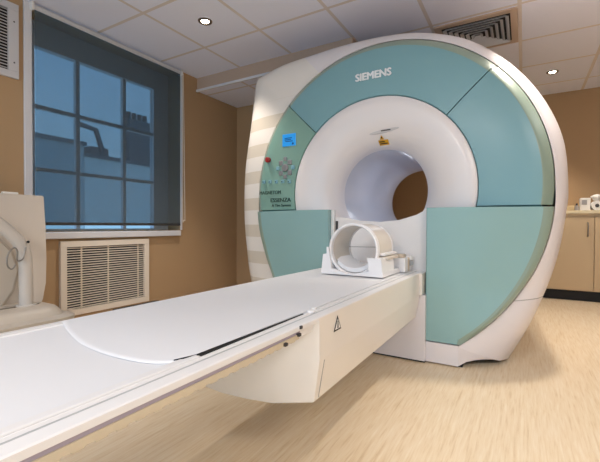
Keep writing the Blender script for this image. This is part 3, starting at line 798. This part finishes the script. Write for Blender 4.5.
def item(name, lab, cat, bm, m, org): 
    o = obj(name, bm, m, origin=org, smooth=35); tag(o, lab, cat); return o
bm = NB(); box(bm, .375, .455, 4.86, 4.95, wz, wz+.055, .004); item('carton', 'small tan carton on the worktop nearest the scanner', 'carton', bm, M['card'], (.41, 4.9, wz))
t = thing('spray_bottle', 'small grey bottle between two boxes on the worktop', 'bottle', (.478, 4.9, wz))
bm = NB(); cyl(bm, (.478, 4.9, wz), .018, .055, 'z', 16, .004); obj('bottle_body', bm, M['greybox'], t, 40)
bm = NB(); cyl(bm, (.478, 4.9, wz+.055), .009, .022, 'z', 12, .002); obj('cap', bm, M['dark'], t, 40)
t = thing('dispenser_box', 'tall white box on the worktop in front of brown wall', 'box', (.545, 4.92, wz))
bm = NB(); box(bm, .505, .59, 4.86, 4.98, wz, wz+.13, .004); obj('carton_body', bm, M['paper'], t)
bm = NB(); box(bm, .515, .56, 4.857, 4.862, wz+.06, wz+.11, .002); obj('opening', bm, M['greybox'], t)
t = thing('paper_roll', 'crumpled white paper pile on roll beside the tall white box', 'paper roll', (.635, 4.92, wz))
bm = NB(); cyl(bm, (.645, 4.87, wz+.05), .05, .11, 'y', 24, .004); obj('roll', bm, M['paper'], t, 40)
bm = NB(); cyl(bm, (.645, 4.865, wz+.05), .018, .01, 'y', 16); obj('core', bm, M['dark'], t, 40)
bm = NB(); bmesh.ops.create_icosphere(bm, subdivisions=3, radius=.05)
for v in bm.verts: v.co = Vector((.65+v.co.x*1.0*(1+.2*math.sin(v.co.z*90)), 4.93+v.co.y*(1+.2*math.cos(v.co.x*80)), wz+.135+v.co.z*.7))
obj('loose_sheet', bm, M['paper'], t, 60)
t = thing('tray_stack', 'grey tray holder at the right end of the worktop', 'tray', (.74, 4.95, wz))
for j in range(2):
    bm = NB(); box(bm, 0.705, .82, 4.86, 5.05, wz+j*.05, wz+j*.05+.035, .004); obj('tray', bm, M['greybox'] if j == 0 else M['paper'], t)

# ------------------------------------------------------------------ neighbouring roofs outside the window
KO = 12/2.9
def oy(y): return y*KO
def ozz(z): return H+z*KO
def building(name, lab, y0, y1, z1, m, x0=-12.0, x1=-16.0):
    t = thing(name, lab, 'building', (x0-1, (y0+y1)/2, -6))
    bm = NB(); box(bm, x1, x0, y0, y1, -6, z1); obj('wall', bm, m, t)
    bm = NB(); box(bm, x1, x0+.08, y0, y1+.05, z1, z1+.12); obj('parapet', bm, M['brick_c'], t)
    return t
b1_ = building('neighbour_building', 'dark slate building seen through left part of the blind', 2.5, oy(1.66), ozz(.60), M['brick_a'])
b2_ = building('neighbour_building', 'paler rendered building seen through right part of the blind', oy(1.66)+.01, 14, ozz(.52), M['brick_b'])
ch = thing('chimney_stack', 'dark chimney stack with pots seen through the blind', 'chimney', (-12.4, oy(2.18), ozz(.52)+.12))
bm = NB(); box(bm, -12.6, -12.2, oy(2.08), oy(2.29), ozz(.52)+.12, ozz(.89)); obj('stack', bm, M['brick_c'], ch)
bm = NB(); box(bm, -12.65, -12.15, oy(2.07), oy(2.30), ozz(.89), ozz(.92)); obj('cap', bm, M['brick_c'], ch)
for j in range(4):
    bm = NB(); cyl(bm, (-12.4, oy(2.105+j*.055), ozz(.92)), .085, .28, 'z', 12); obj('chimney_pot', bm, M['tile'], ch)
rf = thing('roof_frame', 'dark roof railing and duct on the pale building', 'roof frame', (-13, oy(1.8), ozz(.52)+.12))
bm = NB(); box(bm, -13.4, -12.6, oy(1.80), oy(1.95), ozz(.52)+.12, ozz(.64)); obj('duct_box', bm, M['brick_c'], rf)
bm = NB(); tube(bm, [(-12.6, oy(1.9), ozz(.6)), (-12.6, oy(1.84), ozz(.78)), (-12.6, oy(1.68), ozz(.80))], .09, 8); obj('railing', bm, M['brick_c'], rf)

# ------------------------------------------------------------------ light
w = bpy.data.worlds.new('dusk_sky'); SC.world = w; w.use_nodes = True; nt = w.node_tree
bg = nt.nodes['Background']
tc = nt.nodes.new('ShaderNodeTexCoord'); sp = nt.nodes.new('ShaderNodeSeparateXYZ'); nt.links.new(tc.outputs['Generated'], sp.inputs[0])
cr = nt.nodes.new('ShaderNodeValToRGB'); cr.color_ramp.elements[0].color = (.42, .66, .86, 1); cr.color_ramp.elements[1].color = (.22, .48, .84, 1); cr.color_ramp.elements[1].position = .6
nt.links.new(sp.outputs['Z'], cr.inputs['Fac']); nt.links.new(cr.outputs['Color'], bg.inputs['Color']); bg.inputs['Strength'].default_value = 1.4

# unseen fill lights added at the ceiling behind the camera and at the right
def panel(x, y, sx, sy, watt, col, lab):
    t = thing('fill_light_panel', lab, 'fill light', (x, y, CZ))
    bm = NB(); box(bm, x-sx/2-.02, x+sx/2+.02, y-sy/2-.02, y+sy/2+.02, CZ-.006, CZ-.001, .001); obj('frame', bm, M['ventwhite'], t)
    ld = bpy.data.lights.new('fill_lamp', 'AREA'); ld.shape = 'RECTANGLE'; ld.size = sx; ld.size_y = sy; ld.energy = watt; ld.color = col
    lo = bpy.data.objects.new('fill_lamp', ld); C.objects.link(lo); lo.location = (0, 0, -.012); lo.parent = t
panel(-.6, -1.7, 1.15, .56, 60, (1, .97, .93), 'added fill light panel at ceiling behind the table foot')
panel(1.6, -.4, 1.15, .56, 40, (1, .97, .93), 'added fill light panel at ceiling to the right of table')
panel(1.55, 2.5, .56, 1.15, 5, (.9, .94, 1), 'added fill light panel at ceiling right of the scanner')

# lamps in the roof of the bore
for yy, e in ((2.85, .5), (3.4, .6)):
    ld = bpy.data.lights.new('bore_lamp', 'AREA'); ld.shape = 'RECTANGLE'; ld.size = .12; ld.size_y = .3; ld.energy = e; ld.color = (.82, .89, 1)
    lo = bpy.data.objects.new('bore_lamp', ld); C.objects.link(lo); lo.location = (0, yy-2.8, CZ0+.275); lo.parent = sc

SC.view_settings.view_transform = 'Standard'; SC.view_settings.look = 'None'; SC.view_settings.gamma = 1; SC.view_settings.use_curve_mapping = False
SC.view_settings.exposure = 0.25
